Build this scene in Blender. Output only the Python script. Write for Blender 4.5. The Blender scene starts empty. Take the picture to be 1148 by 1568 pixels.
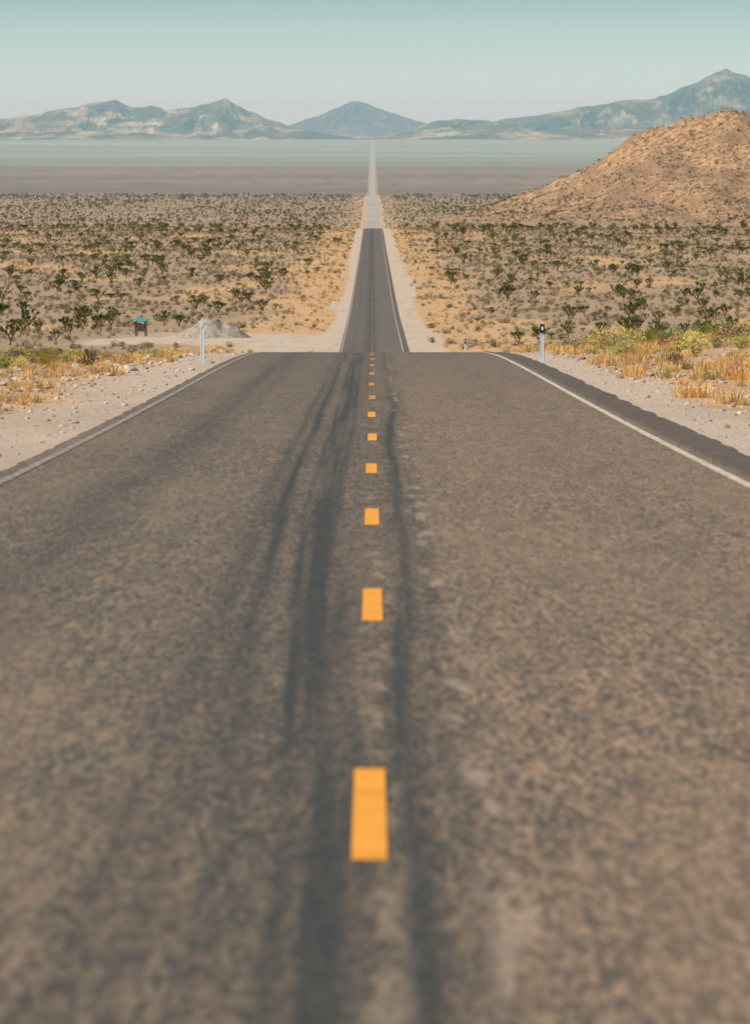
import bpy, math, random
import numpy as np
from mathutils import Vector, Matrix
random.seed(7); rng=np.random.default_rng(11)
F=7440.0; HY=200.0; CX=570.0
scene=bpy.context.scene
scene.view_settings.view_transform='Standard'; scene.view_settings.look='None'; scene.view_settings.exposure=0
# ------------------------------------------------------------- noise
_p=rng.permutation(256); _g=rng.uniform(0,2*np.pi,256)
def perlin(x,y,s=0):
    x=np.asarray(x,float)+s*17.3; y=np.asarray(y,float)+s*9.1
    x,y=np.broadcast_arrays(x,y)
    xi=np.floor(x).astype(int); yi=np.floor(y).astype(int); fx=x-xi; fy=y-yi
    def gr(a,b,dx,dy):
        h=_g[_p[(_p[a&255]+b)&255]]
        return np.cos(h)*dx+np.sin(h)*dy
    u=fx**3*(fx*(fx*6-15)+10); v=fy**3*(fy*(fy*6-15)+10)
    a=gr(xi,yi,fx,fy); b=gr(xi+1,yi,fx-1,fy); c=gr(xi,yi+1,fx,fy-1); d=gr(xi+1,yi+1,fx-1,fy-1)
    return (a+(b-a)*u)+((c+(d-c)*u)-(a+(b-a)*u))*v
def fbm(x,y,o=4,s=0):
    t=0;a=1.0;f=1.0
    for i in range(o): t=t+a*perlin(x*f,y*f,s+i*3.7); a*=.5; f*=2.03
    return t
def ridged(x,y,o=5,s=0):
    t=0;a=.5;f=1.0
    for i in range(o): t=t+a*(1-np.abs(perlin(x*f,y*f,s+i*5.1))*1.8); a*=.5; f*=2.1
    return t
def sstep(a,b,x):
    t=np.clip((x-a)/(b-a),0,1); return t*t*(3-2*t)
# ------------------------------------------------------------- long profile of the road / valley
P=[(-120,1.6),(-40,-.75),(0,-2),(16.6,-2.53),(41,-3.36),(65.4,-4.2),(90,-5.0),(110,-5.63),(130,-6.27),(150,-6.96),(170,-7.77),(190,-8.7),
(210,-9.7),(250,-11.8),(320,-15.6),(400,-19.9),(500,-24.1),(560,-26.2),(600,-27.35),(700,-29.3),(860,-32.1),(1234,-36.0),(1700,-40.3),(2200,-44.35),
(2500,-51.5),(2900,-60.2),(3300,-64.9),(4000,-67.2),(5200,-69.9),(5800,-80),(6800,-92.5),(7200,-93.2),(8500,-89),(10000,-83),(14000,-71.5),(18000,-58),
(22000,-44),(26000,-38),(60000,-60),(90000,-80)]
PX=np.array([p[0] for p in P],float); PZ=np.array([p[1] for p in P],float)
h=np.diff(PX); dl=np.diff(PZ)/h
m=np.zeros(len(PX)); m[0]=dl[0]; m[-1]=dl[-1]
for i in range(1,len(PX)-1):
    if dl[i-1]*dl[i]>0:
        w1=2*h[i]+h[i-1]; w2=h[i]+2*h[i-1]; m[i]=(w1+w2)/(w1/dl[i-1]+w2/dl[i])
def prof(y):
    y=np.asarray(y,float); i=np.clip(np.searchsorted(PX,y)-1,0,len(PX)-2)
    t=(y-PX[i])/h[i]
    return ((1+2*t)*(1-t)**2*PZ[i]+t*(1-t)**2*h[i]*m[i]+t*t*(3-2*t)*PZ[i+1]+t*t*(t-1)*h[i]*m[i+1])
HD=3600.0
hs=[(640,356),(700,349),(740,341),(800,318),(860,291),(900,269),(950,240),(1000,215),(1050,203),(1090,191),(1120,186),(1150,189),(1200,200),(1260,214),(1340,240),(1450,290),(1560,340),(1620,356)]
HX=np.array([(a-CX)*HD/F for a,b in hs]); HZ=np.array([(HY-b)*HD/F for a,b in hs])+75.5
HZ=np.maximum(HZ,0)
def hillh(x,y):
    w=fbm(x/70,y/90,3,4)*10
    a=np.interp(x+w,HX,HZ,left=0,right=0)
    v=np.abs(y-HD+(x-266)*.3)/420.
    e=np.clip(1-v,0,1)**1.15
    g=ridged(x/60+.4*fbm(x/60,y/60,2,8),y/170,5,2)
    return a*e*(1-.75*g*(1-e)*1.2)+ (a>0)*e*fbm(x/24,y/30,5,6)*5.0*np.clip(a/20,0,1)
def ground_z(x,y):
    ax=np.abs(x)
    z=prof(y)
    off=sstep(5.2,9,ax)
    far=sstep(500,1500,y)
    amp=.13+.5*far*sstep(8,60,ax)
    z=z+off*amp*fbm(x/6,y/9,3,1)*(1-far)
    z=z+sstep(10,60,ax)*far*(1-sstep(5500,9000,y))*1.1*fbm(x/60,y/110,4,3)
    z=z+sstep(60,300,ax)*sstep(6000,9000,y)*3*fbm(x/500,y/900,3,9)
    z=z+.55*sstep(7,14,x)*sstep(90,150,y)*(1-sstep(300,480,y))
    z=z-.22*sstep(5,9,-x)*sstep(90,150,y)*(1-sstep(300,480,y))
    z=z-.10*off*(1-sstep(60,110,y))
    z=z+off*.06*fbm(x*1.2,y*.8,2,5)*(1-sstep(200,400,y))
    z=z+np.where((y>2900)&(y<4400),hillh(x,y),0)
    return z
rows=np.concatenate([np.arange(-60,40,4.),np.arange(40,262,.7),np.arange(262,600,3.),np.arange(600,2300,7.),np.arange(2300,5500,12.),np.arange(5500,26000,150.),np.arange(26000,90001,4000.)])
half=np.concatenate([[2.0,4.9],np.arange(5.2,22,.4),np.arange(22,60,1.4),np.arange(60,460,3.6),np.geomspace(460,30000,26)])
cols=np.concatenate([-half[::-1],[0],half])
# ------------------------------------------------------------- helpers
def link(o,parent=None):
    scene.collection.objects.link(o)
    if parent: o.parent=parent
    return o
def mesh_obj(name,V,Fc,mat=None,smooth=False,lnk=True,parent=None):
    me=bpy.data.meshes.new(name); me.from_pydata([tuple(map(float,v)) for v in V],[],[tuple(map(int,f)) for f in Fc]); me.update()
    if mat:
        for mm in (mat if isinstance(mat,list) else [mat]): me.materials.append(mm)
    if smooth: me.polygons.foreach_set('use_smooth',[True]*len(me.polygons))
    o=bpy.data.objects.new(name,me)
    if lnk: link(o,parent)
    return o
def grid_obj(name,X,Y,Z,mat,smooth=True):
    nr,nc=X.shape; V=np.stack([X,Y,Z],-1).reshape(-1,3).astype(np.float32)
    i=np.arange(nr*nc).reshape(nr,nc)
    Q=np.stack([i[:-1,:-1],i[:-1,1:],i[1:,1:],i[1:,:-1]],-1).reshape(-1,4).astype(np.int32)
    me=bpy.data.meshes.new(name); me.vertices.add(len(V)); me.vertices.foreach_set('co',V.ravel())
    me.loops.add(Q.size); me.loops.foreach_set('vertex_index',Q.ravel())
    me.polygons.add(len(Q)); me.polygons.foreach_set('loop_start',np.arange(0,Q.size,4,dtype=np.int32))
    me.update(calc_edges=True); me.validate()
    me.polygons.foreach_set('use_smooth',np.full(len(me.polygons),smooth))
    me.materials.append(mat); o=bpy.data.objects.new(name,me); return link(o)
def attr(o,name,arr):
    a=o.data.attributes.new(name,'FLOAT','POINT'); a.data.foreach_set('value',np.asarray(arr,np.float32).ravel())
class N:
    def __init__(s,name,rough=.9):
        s.m=bpy.data.materials.new(name); s.m.use_nodes=True; s.t=s.m.node_tree; s.b=s.t.nodes['Principled BSDF']
        s.b.inputs['Roughness'].default_value=rough; s.b.inputs['Specular IOR Level'].default_value=.15
        s.pos=s.t.nodes.new('ShaderNodeNewGeometry').outputs['Position']
        sp=s.t.nodes.new('ShaderNodeSeparateXYZ'); s.t.links.new(s.pos,sp.inputs[0]); s.x,s.y,s.z=sp.outputs
    def set(s,sock,v):
        if isinstance(v,bpy.types.NodeSocket): s.t.links.new(v,sock)
        else: sock.default_value=v
    def math(s,op,a,b=0.0,c=None,clamp=False):
        n=s.t.nodes.new('ShaderNodeMath'); n.operation=op; n.use_clamp=clamp
        s.set(n.inputs[0],a); s.set(n.inputs[1],b)
        if c is not None: s.set(n.inputs[2],c)
        return n.outputs[0]
    def noise(s,scale,detail=4,rough=.55,stretch=(1,1,1),vec=None):
        mp=s.t.nodes.new('ShaderNodeMapping'); s.set(mp.inputs['Vector'],vec or s.pos); mp.inputs['Scale'].default_value=stretch
        n=s.t.nodes.new('ShaderNodeTexNoise'); s.t.links.new(mp.outputs[0],n.inputs['Vector'])
        n.inputs['Scale'].default_value=scale; n.inputs['Detail'].default_value=detail; n.inputs['Roughness'].default_value=rough
        return n.outputs[0]
    def vor(s,scale,stretch=(1,1,1)):
        mp=s.t.nodes.new('ShaderNodeMapping'); s.set(mp.inputs['Vector'],s.pos); mp.inputs['Scale'].default_value=stretch
        n=s.t.nodes.new('ShaderNodeTexVoronoi'); n.voronoi_dimensions='2D'; s.t.links.new(mp.outputs[0],n.inputs['Vector']); n.inputs['Scale'].default_value=scale
        q=s.t.nodes.new('ShaderNodeSeparateColor'); s.t.links.new(n.outputs['Color'],q.inputs[0]); return q.outputs[0],q.outputs[1]
    def ramp(s,f,a,b,lo=0.0,hi=1.0):
        n=s.t.nodes.new('ShaderNodeMapRange'); n.interpolation_type='SMOOTHSTEP'; s.set(n.inputs[0],f)
        n.inputs[1].default_value=a; n.inputs[2].default_value=b; n.inputs[3].default_value=lo; n.inputs[4].default_value=hi
        return n.outputs[0]
    def mix(s,f,a,b,mode='MIX'):
        n=s.t.nodes.new('ShaderNodeMix'); n.data_type='RGBA'; n.blend_type=mode; s.set(n.inputs[0],f)
        for k,v in ((6,a),(7,b)):
            if isinstance(v,tuple): v=(*v,1)[:4]
            s.set(n.inputs[k],v)
        return n.outputs[2]
    def att(s,name):
        n=s.t.nodes.new('ShaderNodeAttribute'); n.attribute_name=name; return n.outputs['Fac']
    def rand(s): return s.t.nodes.new('ShaderNodeObjectInfo').outputs['Random']
    def cr(s,f,stops,const=False):
        n=s.t.nodes.new('ShaderNodeValToRGB'); s.set(n.inputs[0],f); e=n.color_ramp.elements
        while len(e)<len(stops): e.new(.5)
        for k,(p,c) in enumerate(stops): e[k].position=p; e[k].color=(*c,1)
        return n.outputs[0]
    def col(s,c): 
        if isinstance(c,tuple): c=(*c,1)
        s.set(s.b.inputs['Base Color'],c); return s
    def bump(s,hgt,dist=.02,st=1.):
        n=s.t.nodes.new('ShaderNodeBump'); s.set(n.inputs['Height'],hgt); n.inputs['Distance'].default_value=dist; n.inputs['Strength'].default_value=st
        s.t.links.new(n.outputs[0],s.b.inputs['Normal'])
# ------------------------------------------------------------- materials
g=N('desert_ground',1.)
grav,sand,hill=g.att('gravel'),g.att('sand'),g.att('hillm')
n1=g.noise(.9,6); n2=g.noise(.03,6,.6); n3=g.noise(6,5,.6)
soil=g.mix(g.ramp(n1,.35,.65),(.26,.175,.11),(.41,.275,.165))
soil=g.mix(g.ramp(n2,.4,.62),soil,(.35,.235,.145))
orange=g.mix(g.ramp(n1,.35,.6),(.42,.235,.105),(.60,.365,.185))
orange=g.mix(g.ramp(g.noise(.25,5,.65,(1,.15,1)),.45,.62,0,.55),orange,(.40,.26,.15))
orange=g.mix(g.ramp(g.y,2300,3000,0,.6),orange,(.38,.26,.165))
c=g.mix(sand,soil,orange)
hn=g.noise(.22,8,.7); hn2=g.noise(.02,5,.6)
hcol=g.mix(g.ramp(hn,.38,.62),(.17,.10,.055),(.46,.275,.145)); hcol=g.mix(g.ramp(hn2,.45,.60,0,.7),hcol,(.23,.14,.08))
c=g.mix(hill,c,hcol)
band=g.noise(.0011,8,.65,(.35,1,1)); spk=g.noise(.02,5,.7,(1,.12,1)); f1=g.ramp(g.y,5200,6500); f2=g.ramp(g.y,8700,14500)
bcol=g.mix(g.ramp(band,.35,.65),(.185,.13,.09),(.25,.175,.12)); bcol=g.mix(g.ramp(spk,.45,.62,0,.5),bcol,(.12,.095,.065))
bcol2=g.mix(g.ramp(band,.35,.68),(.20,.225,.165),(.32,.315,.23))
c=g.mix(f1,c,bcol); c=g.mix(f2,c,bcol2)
gn=g.noise(14,4,.7); gn2=g.noise(1.3,5,.6); gn3=g.noise(.35,6,.7,(1,.12,1))
gcol=g.mix(g.ramp(gn,.3,.7),(.34,.255,.19),(.66,.52,.40)); gcol=g.mix(g.ramp(gn2,.42,.65),gcol,(.54,.395,.27)); gcol=g.mix(g.ramp(gn3,.46,.64,0,.5),gcol,(.38,.28,.195))
c=g.mix(grav,c,gcol); g.col(c); g.bump(g.math('ADD',gn,g.math('MULTIPLY',n3,1.0)),.06,.8); M_ground=g.m

a=N('asphalt',.85)
wob=a.math('MULTIPLY',a.math('SUBTRACT',a.noise(1,2,.4,(.0,.03,0)),.5),.25)
wob2=a.math('MULTIPLY',a.math('SUBTRACT',a.noise(1,2,.4,(.3,.02,3)),.5),.3)
xx=a.math('ADD',a.x,wob); x2=a.math('ADD',a.x,wob2)
xl=a.math('SUBTRACT',xx,a.ramp(a.y,10,46,0,-.28)); xr=a.math('SUBTRACT',x2,a.ramp(a.y,8,110,0,.24)); xf=a.math('SUBTRACT',xx,a.ramp(a.y,22,70,0,-.12))
def gauss(xs,c0,w,amp):
    d=a.math('DIVIDE',a.math('SUBTRACT',xs,c0),w); e=a.math('EXPONENT',a.math('MULTIPLY',a.math('MULTIPLY',d,d),-1.0))
    return a.math('MULTIPLY',e,amp)
v1,v1b=a.vor(52,(1,.16,1)); v2,v2b=a.vor(26,(1,.13,1)); mid=a.noise(4,4,.6,(1,.14,1)); big=a.noise(.6,4,.6,(1,.12,1)); agg=a.noise(60,2,.6,(1,.3,1))
lane=a.ramp(a.x,-2.0,1.4)
lightc=a.mix(lane,(.235,.17,.112),(.345,.225,.135)); darkc=a.mix(lane,(.075,.064,.050),(.098,.074,.054))
col=a.mix(a.ramp(v1,.2,.95),darkc,lightc)
col=a.mix(a.ramp(v2,.3,1.,0,.6),col,a.mix(a.ramp(v2b,.1,.9),(.07,.058,.046),(.31,.20,.12)))
col=a.mix(a.ramp(mid,.42,.64,0,.32),col,(.085,.07,.054))
col=a.mix(a.ramp(big,.42,.66,0,.35),col,(.23,.152,.095))
streak=a.noise(1,5,.6,(3.2,.03,1)); streak2=a.noise(1,4,.6,(9,.02,1))
bands=gauss(xl,-.17,.09,.62)
for (s_,c0,w,am) in ((xl,-.31,.035,.40),(xl,-.03,.05,.30),(xf,-.74,.05,.42),(xf,-.92,.09,.36),(xl,-.54,.06,.28),(xr,.14,.08,.60),(xr,.30,.06,.30),(x2,-2.5,.32,.46),(x2,-2.1,.10,.15),(x2,2.3,.5,.08),(xx,-.5,.6,.36),(xx,.08,.32,.22)):
    bands=a.math('ADD',bands,gauss(s_,c0,w,am))
bands=a.math('MULTIPLY',bands,a.ramp(streak,.3,.62,.55,1.1))
bands=a.math('MULTIPLY',bands,a.ramp(streak2,.3,.62,.75,1.12))
bands=a.math('MINIMUM',bands,.88)
col=a.mix(bands,col,(.036,.038,.035))
sc=a.math('MULTIPLY',gauss(a.x,.43,.09,1.0),a.ramp(a.noise(2.6,3,.6,(2.4,.30,1)),.52,.64))
col=a.mix(a.math('MULTIPLY',sc,.55),col,(.38,.28,.2))
sc=a.math('MULTIPLY',gauss(a.x,.04,.07,1.0),a.ramp(a.noise(3.1,3,.6,(2.2,.35,1)),.50,.64))
col=a.mix(a.math('MULTIPLY',sc,.45),col,(.33,.24,.16))
ed=a.ramp(a.x,3.95,4.15,0,.65); col=a.mix(ed,col,(.065,.055,.047))
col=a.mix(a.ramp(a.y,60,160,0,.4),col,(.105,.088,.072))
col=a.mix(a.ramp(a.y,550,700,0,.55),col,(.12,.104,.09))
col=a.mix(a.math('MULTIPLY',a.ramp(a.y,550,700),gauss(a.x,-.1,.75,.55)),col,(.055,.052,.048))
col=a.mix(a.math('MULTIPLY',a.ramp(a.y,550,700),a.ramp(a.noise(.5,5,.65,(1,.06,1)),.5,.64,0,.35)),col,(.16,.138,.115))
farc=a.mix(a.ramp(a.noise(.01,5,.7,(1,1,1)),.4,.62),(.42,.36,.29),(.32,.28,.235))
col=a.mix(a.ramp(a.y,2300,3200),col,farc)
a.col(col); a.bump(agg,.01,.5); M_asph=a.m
def paint(name,c0,c1,wear):
    p=N(name,.7); w=p.noise(9,5,.7,(1,.4,1)); cc=p.mix(p.ramp(p.noise(3,4),.35,.65),c0,c1)
    p.col(p.mix(p.ramp(w,wear,wear+.12),cc,(.16,.12,.09))); return p.m
M_yel=paint('yellow_paint',(.78,.325,.03),(.70,.27,.025),.62)
M_yel2=paint('worn_yellow_paint',(.58,.27,.045),(.36,.19,.06),.52)
M_whi=paint('white_paint',(.60,.49,.38),(.44,.36,.27),.55)
M_whi2=paint('worn_white_paint',(.36,.29,.22),(.25,.19,.14),.48)
def simple(name,stops,rough=.9,noise=None):
    p=N(name,rough); c=p.cr(p.rand(),stops)
    if noise: c=p.mix(p.ramp(p.noise(noise,3),.35,.65,0,.5),c,(.09,.07,.05))
    p.col(c); return p.m
M_shrub=simple('dry_shrub',[(0,(.24,.175,.12)),(.25,(.34,.245,.15)),(.45,(.26,.20,.125)),(.6,(.44,.295,.155)),(.75,(.25,.215,.10)),(.9,(.18,.18,.075)),(1,(.12,.13,.05))])
M_hshrub=simple('hill_shrub_leaf',[(0,(.12,.095,.055)),(.5,(.17,.13,.075)),(1,(.09,.095,.045))])
M_grass=simple('dry_grass',[(0,(.64,.35,.11)),(.35,(.72,.45,.18)),(.7,(.56,.34,.15)),(.9,(.47,.37,.11)),(1,(.3,.3,.08))])
M_rabbit=simple('rabbitbrush',[(0,(.31,.33,.06)),(.4,(.54,.43,.09)),(.7,(.45,.32,.12)),(1,(.17,.22,.055))])
M_leaf=simple('joshua_leaf',[(0,(.075,.095,.03)),(.5,(.12,.135,.038)),(.85,(.19,.185,.05)),(1,(.28,.27,.07))])
M_bark=simple('joshua_bark',[(0,(.16,.11,.065)),(1,(.24,.165,.095))],noise=8)
M_rock=simple('pale_rock',[(0,(.46,.33,.24)),(.5,(.66,.52,.40)),(1,(.34,.25,.18))],noise=12)
def mtn(name,dark,lit,org):
    p=N(name,1.); n1=p.noise(.0045,9,.68,(1,.6,2.2)); n2=p.noise(.0012,6,.6); n3=p.noise(.012,6,.7,(.35,.35,2.2))
    c=p.mix(p.ramp(n1,.46,.60),dark,lit); c=p.mix(p.ramp(n2,.50,.62,0,.8),c,org); c=p.mix(p.ramp(n3,.46,.58,0,.75),c,dark)
    p.col(c); return p.m
M_m1=mtn('mountain_rock',(.065,.055,.035),(.42,.33,.175),(.40,.23,.105))
M_m2=mtn('dark_mountain_rock',(.04,.028,.02),(.14,.10,.07),(.14,.09,.055))
M_m3=mtn('green_mountain_rock',(.045,.047,.028),(.27,.23,.13),(.20,.14,.07))
# ------------------------------------------------------------- ground
X,Y=np.meshgrid(cols,rows); Z=ground_z(X,Y)
G=grid_obj('desert_ground',X,Y,Z,M_ground)
ed=fbm(X/3,Y/ (4+Y*.03),3,12)
w_sh=np.where(Y<300,6.1,np.where(X>0,8.7,7.0))+ed*(1.0+sstep(300,700,Y)*2.4)
grv=1-sstep(-.5,.5,np.abs(X)-w_sh)
def turn(x,y):
    e=fbm(x/5,y/14,3,20)
    t1=sstep(-20,-15,x)*(1-sstep(-4,-3.9,x))*sstep(596,606,y+e*10)*(1-sstep(690,712,y+e*16))
    t2=sstep(-42,-37,x+e*2)*(1-sstep(-10,-8,x))*sstep(640,646,y+e*7)*(1-sstep(672,680,y+e*8))
    t3=np.clip(1.4-np.hypot((x+24)/10,(y-682)/26),0,1)
    return np.clip(t1+t2+t3,0,1)
grv=np.clip(grv+turn(X,Y),0,1)
attr(G,'gravel',grv*(1-.55*sstep(2300,3000,Y)))
def sandf(x,y):
    ax=np.abs(x); n=fbm(x/14,y/60,4,30)
    w=np.where(x<0,16,15)+n*16
    s=1-sstep(w,w+9,ax); s=np.where(y<500,1,s)
    return np.clip(s+ .9*sstep(.15,.45,fbm(x/26,y/120,4,33))*(y<2600),0,1)
attr(G,'sand',sandf(X,Y))
hm=np.where((Y>2900)&(Y<4400),np.clip(hillh(X,Y)/5,0,1),0); attr(G,'hillm',hm)
# ------------------------------------------------------------- road
rr=rows[(rows<26000)]
jl=-4.12+np.where(rr<500,.07*fbm(rr/1.7,rr*0,3,40),0); jr=4.62+np.where(rr<500,.10*fbm(rr/1.9,rr*0,3,44),0)
sc=1+.05*sstep(2500,6000,rr)
RX=np.stack([jl*sc,rr*0,jr*sc],1); RY=np.stack([rr]*3,1); RZ=np.stack([prof(rr)+.03+rr*2e-5]*3,1)
road=grid_obj('road',RX,RY,RZ,M_asph)
def strip(x0,x1,y0,y1,lift):
    ys=np.unique(np.concatenate([[y0,y1],rr[(rr>y0)&(rr<y1)]]))
    zs=np.interp(ys,rr,prof(rr)+.03+rr*2e-5)+lift+ys*1e-5
    V=[];Fc=[]
    for k,(yy,zz) in enumerate(zip(ys,zs)):
        V+= [(x0,yy,zz),(x1,yy,zz)]
        if k: Fc.append((2*k-2,2*k-1,2*k+1,2*k))
    return V,Fc
def join_strips(name,L,mat,parent):
    V=[];Fc=[]
    for v,f in L:
        o=len(V); V+=v; Fc+=[tuple(i+o for i in q) for q in f]
    return mesh_obj(name,V,Fc,mat,parent=parent)
near=[];farl=[]
for k in range(-3,172):
    y0=16.5+12.2*k; j=random.uniform(-.012,.012)
    (near if y0<85 else farl).append(strip(-.062+j,.062+j,y0,y0+3.2,.006))
join_strips('centre_dashes',near,M_yel,road); join_strips('worn_centre_dashes',farl,M_yel2,road)
join_strips('right_edge_line',[strip(3.80,3.91,-50,560,.006)],M_whi,road)
join_strips('left_edge_line',[strip(-3.93,-3.82,-50,560,.006)],M_whi2,road)
join_strips('far_edge_lines',[strip(-3.93,-3.84,561,2250,.006),strip(3.80,3.89,561,2250,.006)],M_whi,road)
# ------------------------------------------------------------- mountains
def mountain(name,pts,D,depth,base,mat,seed,step=9,rows_=170,rough=.8,amp=.8,wl=230.):
    px=np.array([p[0] for p in pts],float); py=np.array([p[1] for p in pts],float)
    xs=np.arange((px[0]-CX)*D/F,(px[-1]-CX)*D/F,step); v=np.linspace(-1,1,rows_)
    XX,VV=np.meshgrid(xs,v); YY=D+VV*depth
    lat=fbm(XX/400,YY/300,3,seed)*90*np.abs(VV)**.7
    zs=np.interp(XX+lat,(px-CX)*D/F,(HY-py)*D/F)+fbm(XX/90,XX*0,5,seed)*11
    e=np.clip(1-np.abs(VV),0,1)
    r=ridged(XX/wl+.7*fbm(XX/350,YY/350,3,seed+3),YY/(wl*2.6),6,seed+5)
    r=np.clip((r-.45)*1.9,0,1.3)
    s=np.sin(np.pi*np.clip(np.abs(VV),0,1)**.75)
    H=(zs-base)*(e**1.05*(1-.12)+.12*e-rough*s*(.75-r)*.55)
    r2=fbm(XX/700,YY/500,4,seed+7)
    H=H+(zs-base)*.3*amp*s*r2
    H=np.maximum(H,0)*np.clip((1-np.abs(VV))*12,0,1)
    edge=np.clip((XX-xs[0])/600,0,1)*np.clip((xs[-1]-XX)/600,0,1)
    return grid_obj(name,XX,YY,base-6+H*edge,mat,smooth=False)
mountain('mountain_range',[(-700,180),(-500,150),(-300,176),(-120,168),(0,179),(30,178),(60,172),(95,165),(125,161),(150,155),(180,151),(205,163),(232,160),(255,166),(290,163),(320,156),(346,149),(375,165),(410,180),(445,190),(480,196),(540,205),(600,212)],26000,1200,-42,M_m1,1)
mountain('mountain_peak',[(330,205),(400,193),(440,187),(475,180),(510,166),(545,152),(580,164),(615,176),(650,187),(720,197),(800,207)],33000,1400,-50,M_m2,2,rough=.9,amp=.6,wl=260.)
mountain('mountain_range',[(480,213),(560,207),(600,200),(640,190),(680,181),(720,181),(760,183),(800,176),(850,170),(900,160),(960,150),(1000,149),(1050,130),(1090,112),(1110,104),(1135,113),(1160,124),(1230,112),(1320,150),(1450,140),(1600,175),(1800,160),(2000,195)],25000,1500,-42,M_m3,3,wl=230.,rough=.95)
mountain('foothills',[(-700,196),(-400,200),(-100,201),(150,199),(250,204),(380,206),(420,200),(450,195),(480,198),(520,207),(560,211),(600,209),(640,203),(700,198),(800,199),(900,194),(1000,197),(1148,190),(1400,190),(1600,200)],23200,600,-43,M_m1,4,step=9,rows_=90,rough=.6,amp=.9,wl=150.)
# ------------------------------------------------------------- plant meshes
def spikes(V,Fc,c,n,L,w,rnd,down=False,up=.2):
    for i in range(n):
        d=Vector((rnd.gauss(0,1),rnd.gauss(0,1),rnd.gauss(0,1)+up))
        if down: d.z=-abs(d.z)*.8
        if d.length<.01: continue
        d.normalize(); s=d.cross(Vector((rnd.random()-.5,rnd.random()-.5,rnd.random()-.5)));
        if s.length<.01: continue
        s.normalize(); l=L*rnd.uniform(.7,1.1); b=len(V)
        V+=[c+s*w,c-s*w,c+d*l]; Fc.append((b,b+1,b+2))
def tube(V,Fc,p,q,r0,r1,n=6):
    d=(q-p).normalized(); s=d.orthogonal().normalized(); t=d.cross(s); b=len(V)
    for (c,r) in ((p,r0),(q,r1)):
        for k in range(n):
            an=2*math.pi*k/n; V.append(c+(s*math.cos(an)+t*math.sin(an))*r)
    for k in range(n): Fc.append((b+k,b+(k+1)%n,b+n+(k+1)%n,b+n+k))
def joshua(name,seed,H=3.6,lnk=False):
    r=random.Random(seed); V=[];Fc=[];LV=[];LF=[]
    def br(p,d,L,rad,lv):
        q=p+d*L*.5+Vector((r.uniform(-.06,.06),r.uniform(-.06,.06),.03)); e=q+(d+Vector((0,0,.25))).normalized()*L*.5
        tube(V,Fc,p,q,rad,rad*.88); tube(V,Fc,q,e,rad*.88,rad*.75)
        if lv>0:
            for k in range(2): spikes(LV,LF,p.lerp(e,.5+.3*k),10,.30,.035,r,down=True)
        if lv>=3 or (lv==2 and r.random()<.3):
            for k in range(3): spikes(LV,LF,e+d*(.16*k-.14),26,.42,.05,r,up=.5)
            return
        n=r.choice([2,3,3]) if lv<2 else 2; a0=r.random()*6.28
        for k in range(n):
            an=a0+k*2*math.pi/n+r.uniform(-.4,.4); sp=r.uniform(.55,1.1)
            nd=(d*.6+Vector((math.cos(an)*sp,math.sin(an)*sp,.35))).normalized()
            br(e,nd,H*r.uniform(.15,.22),rad*.72,lv+1)
    br(Vector((0,0,-.2)),Vector((r.uniform(-.12,.12),r.uniform(-.12,.12),1)).normalized(),H*r.uniform(.20,.30),.17,0)
    nb=len(V); VV=V+LV; FF=Fc+[tuple(i+nb for i in f) for f in LF]
    o=mesh_obj(name,VV,FF,[M_bark,M_leaf],lnk=False)
    o.data.polygons.foreach_set('material_index',[0]*len(Fc)+[1]*len(LF)); return o
def shrub(name,seed,mat,n=190,hgt=.75,ls=.1):
    r=random.Random(seed); V=[];Fc=[]
    lobes=[(Vector((r.uniform(-.35,.35),r.uniform(-.35,.35),r.uniform(.2,.45))),r.uniform(.3,.5)) for _ in range(6)]
    for i in range(n):
        c,R=r.choice(lobes); d=Vector((r.gauss(0,1),r.gauss(0,1),r.gauss(0,1))).normalized()*R*r.uniform(.6,1.05)
        p=c+d; p.z=max(p.z,.02)*hgt/.75
        u=Vector((r.gauss(0,1),r.gauss(0,1),r.gauss(0,1)+.6)).normalized(); w=u.orthogonal().normalized()
        l=ls*r.uniform(.6,1.5); b=len(V)
        V+=[p-w*l*.45,p+w*l*.45,p+u*l*1.5]; Fc.append((b,b+1,b+2))
    for i in range(14):
        an=r.random()*6.28; q=Vector((math.cos(an)*.4,math.sin(an)*.4,r.uniform(.3,.6)*hgt)); tube(V,Fc,Vector((0,0,-.05)),q,.02,.008,3)
    return mesh_obj(name,V,Fc,mat,lnk=False)
def tuft(name,seed,mat,n=80,hh=.5):
    r=random.Random(seed); V=[];Fc=[]
    for i in range(n):
        an=r.random()*6.28; rr_=r.random()**.7*.36; p=Vector((math.cos(an)*rr_,math.sin(an)*rr_,-.02)); l=hh*r.uniform(.4,1.15)
        tip=p+Vector((math.cos(an)*r.uniform(.0,.7)*l+r.uniform(-.12,.12),math.sin(an)*r.uniform(0,.7)*l+r.uniform(-.12,.12),l))
        s=Vector((-math.sin(an+r.uniform(-1.5,1.5)),math.cos(an),0)).normalized()*.013; b=len(V)
        mid=p.lerp(tip,.55)+Vector((0,0,.04)); V+=[p-s,p+s,mid+s*.8,mid-s*.8,tip]; Fc+=[(b,b+1,b+2,b+3),(b+3,b+2,b+4)]
    return mesh_obj(name,V,Fc,mat,lnk=False)
def rock(name,seed):
    import bmesh
    r=random.Random(seed); bm=bmesh.new(); bmesh.ops.create_icosphere(bm,subdivisions=2,radius=.5)
    ax=[Vector((r.gauss(0,1),r.gauss(0,1),r.gauss(0,1))).normalized() for _ in range(7)]
    for v in bm.verts:
        for k in ax:
            d=v.co.dot(k)
            if d>.33: v.co-=k*(d-.33)
        v.co.z*=.6
    me=bpy.data.meshes.new(name); bm.to_mesh(me); bm.free(); me.materials.append(M_rock); return bpy.data.objects.new(name,me)
def coll(name,objs):
    c=bpy.data.collections.new(name)
    for o in objs: c.objects.link(o)
    return c
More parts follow.
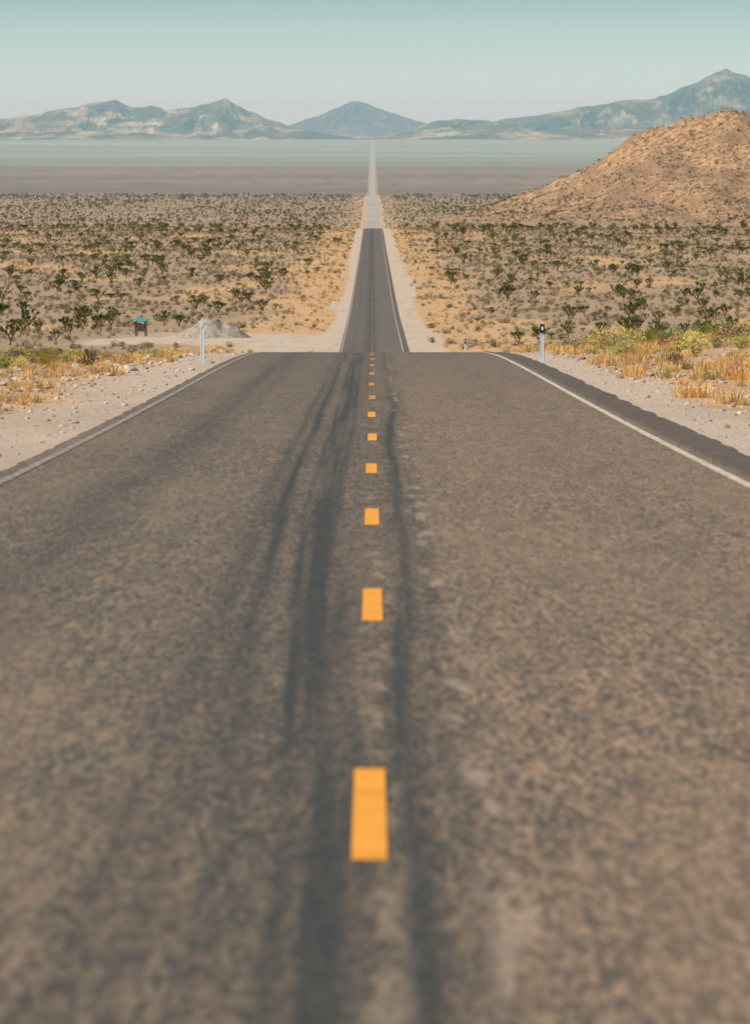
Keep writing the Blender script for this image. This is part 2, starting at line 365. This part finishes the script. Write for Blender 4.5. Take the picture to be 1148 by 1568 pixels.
JT=[joshua('joshua_tree_form',s,H) for s,H in ((3,3.6),(5,4.2),(8,3.2),(12,3.9),(21,4.4))]
C_j=coll('joshua_forms',JT)
C_s=coll('shrub_forms',[shrub('shrub_form',s,M_shrub,110,ls=.13) for s in (1,2,3,4)])
C_h=coll('hill_shrub_forms',[shrub('hill_shrub_form',s,M_hshrub,90,ls=.14) for s in (41,42,43)])
C_g=coll('grass_forms',[tuft('grass_form',s,M_grass) for s in (1,2,3)])
C_r=coll('rabbitbrush_forms',[shrub('rabbitbrush_form',s,M_rabbit,420,.8,ls=.07) for s in (11,12,13)])
C_d=coll('dry_bush_forms',[shrub('dry_bush_form',s,M_shrub,480,.7,ls=.06) for s in (31,32,33)])
C_k=coll('rock_forms',[rock('rock_form',s) for s in (1,2,3,4)])
def scatter(name,pts,scl,col_,seed):
    me=bpy.data.meshes.new(name); me.vertices.add(len(pts)); me.vertices.foreach_set('co',np.asarray(pts,np.float32).ravel())
    a_=me.attributes.new('sc','FLOAT','POINT'); a_.data.foreach_set('value',np.asarray(scl,np.float32))
    o=link(bpy.data.objects.new(name,me)); ng=bpy.data.node_groups.new(name,'GeometryNodeTree')
    ng.interface.new_socket('Geometry',in_out='INPUT',socket_type='NodeSocketGeometry'); ng.interface.new_socket('Geometry',in_out='OUTPUT',socket_type='NodeSocketGeometry')
    nn=ng.nodes; L=ng.links; gi=nn.new('NodeGroupInput'); go=nn.new('NodeGroupOutput'); ip=nn.new('GeometryNodeInstanceOnPoints')
    ci=nn.new('GeometryNodeCollectionInfo'); ci.inputs['Collection'].default_value=col_; ci.inputs['Separate Children'].default_value=True; ci.inputs['Reset Children'].default_value=True
    rv=nn.new('FunctionNodeRandomValue'); rv.data_type='FLOAT_VECTOR'; rv.inputs[0].default_value=(-.12,-.12,0); rv.inputs[1].default_value=(.12,.12,6.283); rv.inputs['Seed'].default_value=seed
    na=nn.new('GeometryNodeInputNamedAttribute'); na.data_type='FLOAT'; na.inputs['Name'].default_value='sc'
    L.new(gi.outputs[0],ip.inputs['Points']); L.new(ci.outputs[0],ip.inputs['Instance']); ip.inputs['Pick Instance'].default_value=True
    L.new(rv.outputs[0],ip.inputs['Rotation']); L.new(na.outputs[0],ip.inputs['Scale']); L.new(ip.outputs[0],go.inputs[0])
    md=o.modifiers.new('scatter','NODES'); md.node_group=ng; return o
def fan(n,y0,y1,k=.10,c0=8):
    y=np.sqrt(rng.uniform(y0*y0,y1*y1,n)); x=rng.uniform(-1,1,n)*(k*y+c0); return x,y
def place(x,y,dz=0): return np.stack([x,y,ground_z(x,y)+dz],1)
def clear(x,y,wl=7.4,wr=8.8): return (np.where(x<0,-x,x)>np.where(x<0,wl,wr)+fbm(x/3,y/30,2,50)*1.5)&(turn(x,y)<.3)
x,y=fan(50000,470,2350); s=sandf(x,y); cl=fbm(x/9,y/45,3,60)
k=clear(x,y)&(rng.random(len(x))<np.clip(.58-.44*s+cl*.9,.03,1)); x,y=x[k],y[k]
scatter('desert_shrubs',place(x,y),rng.uniform(.35,1.05,len(x))**1.2,C_s,1)
x,y=fan(50000,470,2300,.06,20); s=sandf(x,y); k=clear(x,y,7,8.4)&(rng.random(len(x))<s*(.28+.6*fbm(x/7,y/40,3,61))); x,y=x[k],y[k]
scatter('dry_grass',place(x,y),rng.uniform(.4,1.2,len(x)),C_g,2)
x,y=fan(4800,640,2350,.11); d=fbm(x/30,y/150,3,70); ax=np.abs(x)
k=(rng.random(len(x))<np.clip(.48+d*1.3,.05,1))&(ax>11+rng.uniform(0,18,len(x)))&(turn(x,y)<.1)&~((np.hypot(x+30,(y-690)*.4)<16)); x,y=x[k],y[k]
scatter('joshua_tree_forest',place(x,y,-.1),.25+.75*rng.random(len(x))**1.5,C_j,3)
x,y=fan(9000,3150,5300,.11); hz=hillh(x,y); k=(np.abs(x)>14+rng.uniform(0,20,len(x)))&(hz<12)&(rng.random(len(x))<np.clip(.7+fbm(x/90,y/300,3,72)*1.3+.3*(y>4900),.1,1)); x,y=x[k],y[k]
scatter('distant_joshua_tree_forest',place(x,y),rng.uniform(.4,.95,len(x)),C_j,4)
x,y=fan(26000,3000,5300,.11); k=(np.abs(x)>8.5); x,y=x[k],y[k]
scatter('distant_shrubs',place(x,y),rng.uniform(.5,1.3,len(x)),C_s,5)
n=26000; x=rng.uniform(60,520,n); y=rng.uniform(3050,3950,n); hz=hillh(x,y); k=(hz>3)&(rng.random(n)<.40+1.0*fbm(x/30,y/50,3,75)); x,y=x[k],y[k]
scatter('hill_shrubs',place(x,y),rng.uniform(.5,1.9,len(x)),C_h,6)
n=34000; x=rng.uniform(-30,30,n); y=rng.uniform(60,480,n); d=fbm(x/2.5,y/7,3,80)
k=(np.abs(x)>6.1+fbm(x/2,y/6,2,81)*1.2)&(rng.random(n)<np.clip(.36+d*1.5,.03,.95)); x1,y1=x[k],y[k]
scatter('verge_grass',place(x1,y1),rng.uniform(.2,.72,len(x1))*np.where(x1<0,.75,1.0),C_g,7)
n=3000; x=rng.uniform(-30,30,n); y=rng.uniform(70,480,n); k=(np.abs(x)>7.4)&(rng.random(n)<np.clip(.5+fbm(x/5,y/16,3,83),.05,1)); x,y=x[k],y[k]
scatter('dry_bushes',place(x,y),rng.uniform(.25,.95,len(x))*np.where(x<0,.65,1.05),C_d,8)
n=2000; x=rng.uniform(-30,30,n); y=rng.uniform(80,480,n); k=(np.abs(x)>7.2)&(rng.random(n)<np.clip(.4+fbm(x/5,y/16,3,84)*1.3+.25*(x>0),.03,1)); x,y=x[k],y[k]
scatter('rabbitbrush',place(x,y),rng.uniform(.35,.95,len(x))*np.where(x<0,.65,1.05),C_r,9)
n=16000; x=rng.uniform(4.4,13,n)*rng.choice([-1,1],n); y=rng.uniform(40,260,n); k=((x<-4.25)|(x>4.8)); x,y=x[k],y[k]; s=rng.exponential(.045,len(x))+.02
s=np.where((np.abs(x)>5.8),s*1.4,s*.7)
scatter('gravel_stones',place(x,y),np.minimum(s,.4),C_k,10)
for (px_,py_,d_,sc_,v_) in ((962,500,660,1.0,1),(1075,498,665,.9,3),(16,533,640,1.0,0),(108,505,700,.7,2),(150,452,930,.8,1),(252,484,760,.65,4),(1118,470,720,.8,0),(690,415,1100,1.0,3)):
    xx_=(px_-CX)*d_/F; o=bpy.data.objects.new('joshua_tree',JT[v_].data); link(o)
    o.location=(xx_,d_,float(ground_z(np.array(xx_),np.array(float(d_))))); o.scale=(sc_,)*3; o.rotation_euler=(0,0,random.random()*6)
# ------------------------------------------------------------- delineator posts
pm=N('post_plastic',.5); pm.col(pm.mix(pm.ramp(pm.noise(20,3),.4,.7,0,.3),(.66,.72,.70),(.4,.38,.33))); M_post=pm.m
dm=N('black_reflector_backing',.5); dm.col((.03,.03,.035)); rm=N('clear_reflector',.25); rm.col((.7,.72,.7))
def post(x,y,dark,hh=1.2):
    e=bpy.data.objects.new('delineator_post',None); link(e); e.location=(x,y,float(ground_z(np.array(x),np.array(float(y)))))
    V=[];Fc=[]
    prof_=[(-.055,0),(-.035,.012),(0,.018),(.035,.012),(.055,0),(.035,-.004),(0,.004),(-.035,-.004)]
    zs=[(-.1,1),(.3,1),(.9,.98),(hh-.06,.95),(hh-.015,.75),(hh,.4)]
    for z_,s_ in zs:
        for a_,b_ in prof_: V.append((a_*s_,b_,z_))
    for i in range(len(zs)-1):
        for k in range(8): Fc.append((i*8+k,i*8+(k+1)%8,(i+1)*8+(k+1)%8,(i+1)*8+k))
    Fc.append(tuple(range((len(zs)-1)*8,len(zs)*8)))
    mesh_obj('post_blade',V,Fc,M_post,parent=e)
    def bx(nm,x0,x1,y0,y1,z0,z1,mt):
        mesh_obj(nm,[(x0,y0,z0),(x1,y0,z0),(x1,y1,z0),(x0,y1,z0),(x0,y0,z1),(x1,y0,z1),(x1,y1,z1),(x0,y1,z1)],[(0,3,2,1),(4,5,6,7),(0,1,5,4),(1,2,6,5),(2,3,7,6),(3,0,4,7)],mt,parent=e)
    if dark:
        bx('reflector_backing',-.062,.062,-.022,-.008,hh-.30,hh-.05,dm.m); bx('reflector',-.03,.03,-.028,-.023,hh-.22,hh-.12,rm.m)
    else: bx('reflector',-.035,.035,-.014,-.006,hh-.22,hh-.08,rm.m)
post(-4.75,136,False,1.22); post(4.75,136,True,1.12); post(-4.9,262,False,1.35); post(5.0,262,True,1.3); post(-8.0,610,False,1.3); post(5.6,420,True,1.2)
# ------------------------------------------------------------- trailhead kiosk
teal=N('teal_metal_roof',.5); teal.col((.06,.30,.28)); wd=N('dark_timber',.8); wd.col(wd.mix(wd.ramp(wd.noise(9,4),.4,.6),(.07,.045,.03),(.13,.09,.06))); pn=N('notice_board',.6); pn.col(pn.mix(pn.ramp(pn.noise(5,3),.45,.55),(.16,.11,.08),(.28,.25,.2)))
kx,ky=-32.8,690.; e=bpy.data.objects.new('information_kiosk',None); link(e); e.location=(kx,ky,float(ground_z(np.array(kx),np.array(ky)))+.05); e.rotation_euler=(0,0,.25)
def box(nm,c_,s_,mt,par):
    (a_,b_,c2)=c_; V=[(a_+i*s_[0]/2,b_+j*s_[1]/2,c2+k_*s_[2]/2) for k_ in (-1,1) for j in (-1,1) for i in (-1,1)]
    return mesh_obj(nm,V,[(0,2,3,1),(4,5,7,6),(0,1,5,4),(2,6,7,3),(0,4,6,2),(1,3,7,5)],mt,parent=par)
for i,(sx,sy) in enumerate(((-.68,-.5),(.68,-.5),(-.68,.5),(.68,.5))): box('post_%d'%(i+1),(sx,sy,1.05),(.13,.13,2.3),wd.m,e)
box('board',(0,.1,1.2),(1.15,.08,.9),pn.m,e); box('board_rail_top',(0,.1,1.70),(1.2,.12,.08),wd.m,e); box('board_rail_bottom',(0,.1,.70),(1.2,.12,.08),wd.m,e)
V=[(-.92,-.85,2.2),(.92,-.85,2.2),(.92,.85,2.2),(-.92,.85,2.2),(-.92,0,2.6),(.92,0,2.6),(-.92,-.85,2.12),(.92,-.85,2.12),(.92,.85,2.12),(-.92,.85,2.12)]
mesh_obj('roof',V,[(0,1,5,4),(2,3,4,5),(1,2,5),(3,0,4),(6,7,1,0),(8,9,3,2),(7,8,2,1),(9,6,0,3),(6,9,8,7)],teal.m,parent=e)
# ------------------------------------------------------------- gravel pile
u=np.linspace(-1.6,1.6,80); UX,UY=np.meshgrid(u,u)
Hm=np.maximum(2.9*np.clip(1-np.hypot(UX+.12,UY),0,1)**.8,np.maximum(2.2*np.clip(1-np.hypot((UX-.5)/.8,UY)/1.0,0,1)**.85,1.7*np.clip(1-np.hypot((UX+.65)/.6,UY)/1.0,0,1)))
Hm=Hm*(1+.22*fbm(UX*2,UY*2,3,90))+.12*fbm(UX*7,UY*7,3,91)*(Hm>.02)-.15
gx=-22.6+UX*4.4; gy=684+UY*5; 
gp=N('pile_gravel',1.); gp.col(gp.mix(gp.ramp(gp.noise(1.6,6,.65),.4,.62),(.25,.205,.16),(.38,.315,.24)))
grid_obj('gravel_pile',gx,gy,ground_z(gx,gy)+Hm,gp.m)
# ------------------------------------------------------------- haze layer over the valley
hz=N('haze'); nt=hz.t; nt.nodes.clear(); vs=nt.nodes.new('ShaderNodeVolumeScatter'); vs.inputs['Color'].default_value=(.62,.97,1.0,1); vs.inputs['Density'].default_value=3.5e-5; vs.inputs['Anisotropy'].default_value=0.0
out=nt.nodes.new('ShaderNodeOutputMaterial'); nt.links.new(vs.outputs[0],out.inputs['Volume'])
box('haze',(0,31200,70),(50000,57600,560),hz.m,None)
# ------------------------------------------------------------- light
el,az=math.radians(43),math.radians(-108)
sd=Vector((math.sin(az)*math.cos(el),math.cos(az)*math.cos(el),math.sin(el)))
L=bpy.data.lights.new('sun','SUN'); L.energy=5.0; L.angle=math.radians(.5); L.color=(1,.90,.75); so=link(bpy.data.objects.new('sun',L)); so.rotation_euler=sd.to_track_quat('Z','Y').to_euler()
W=bpy.data.worlds.new('World'); scene.world=W; W.use_nodes=True; t=W.node_tree; bg=t.nodes['Background']; bg.inputs[1].default_value=.12
sk=t.nodes.new('ShaderNodeTexSky'); sk.sky_type='NISHITA'; sk.sun_disc=False; sk.sun_elevation=el; sk.sun_rotation=az%(2*math.pi); sk.dust_density=1.0
tc=t.nodes.new('ShaderNodeTexCoord'); sx=t.nodes.new('ShaderNodeSeparateXYZ'); t.links.new(tc.outputs['Generated'],sx.inputs[0])
rp=t.nodes.new('ShaderNodeValToRGB'); t.links.new(sx.outputs[2],rp.inputs[0]); es=rp.color_ramp.elements; es.new(.5); es.new(.6)
for k,(p_,c_) in enumerate(((.005,(.76,1.0,1.0)),(.014,(.50,.70,.78)),(.028,(.255,.385,.50)),(.30,(.42,.47,.45)))): es[k].position=p_; es[k].color=(*c_,1)
mx=t.nodes.new('ShaderNodeMix'); mx.data_type='RGBA'; mx.blend_type='MULTIPLY'; mx.inputs[0].default_value=1; t.links.new(sk.outputs[0],mx.inputs[6]); t.links.new(rp.outputs[0],mx.inputs[7])
m2=t.nodes.new('ShaderNodeVectorMath'); m2.operation='SCALE'; m2.inputs[3].default_value=2.45; t.links.new(mx.outputs[2],m2.inputs[0])
t.links.new(m2.outputs[0],bg.inputs[0])
# ------------------------------------------------------------- camera
cd=bpy.data.cameras.new('camera'); cam=link(bpy.data.objects.new('camera',cd)); scene.camera=cam
cd.sensor_fit='VERTICAL'; cd.sensor_height=36; cd.sensor_width=36; cd.lens=36*F/1568; cd.clip_start=.5; cd.clip_end=150000
cam.location=(0,0,0); cam.rotation_euler=(math.radians(90)-math.atan((784-HY)/F),0,-math.atan(4/F))
cd.dof.use_dof=True; cd.dof.focus_distance=170; cd.dof.aperture_fstop=5.0
print('done')
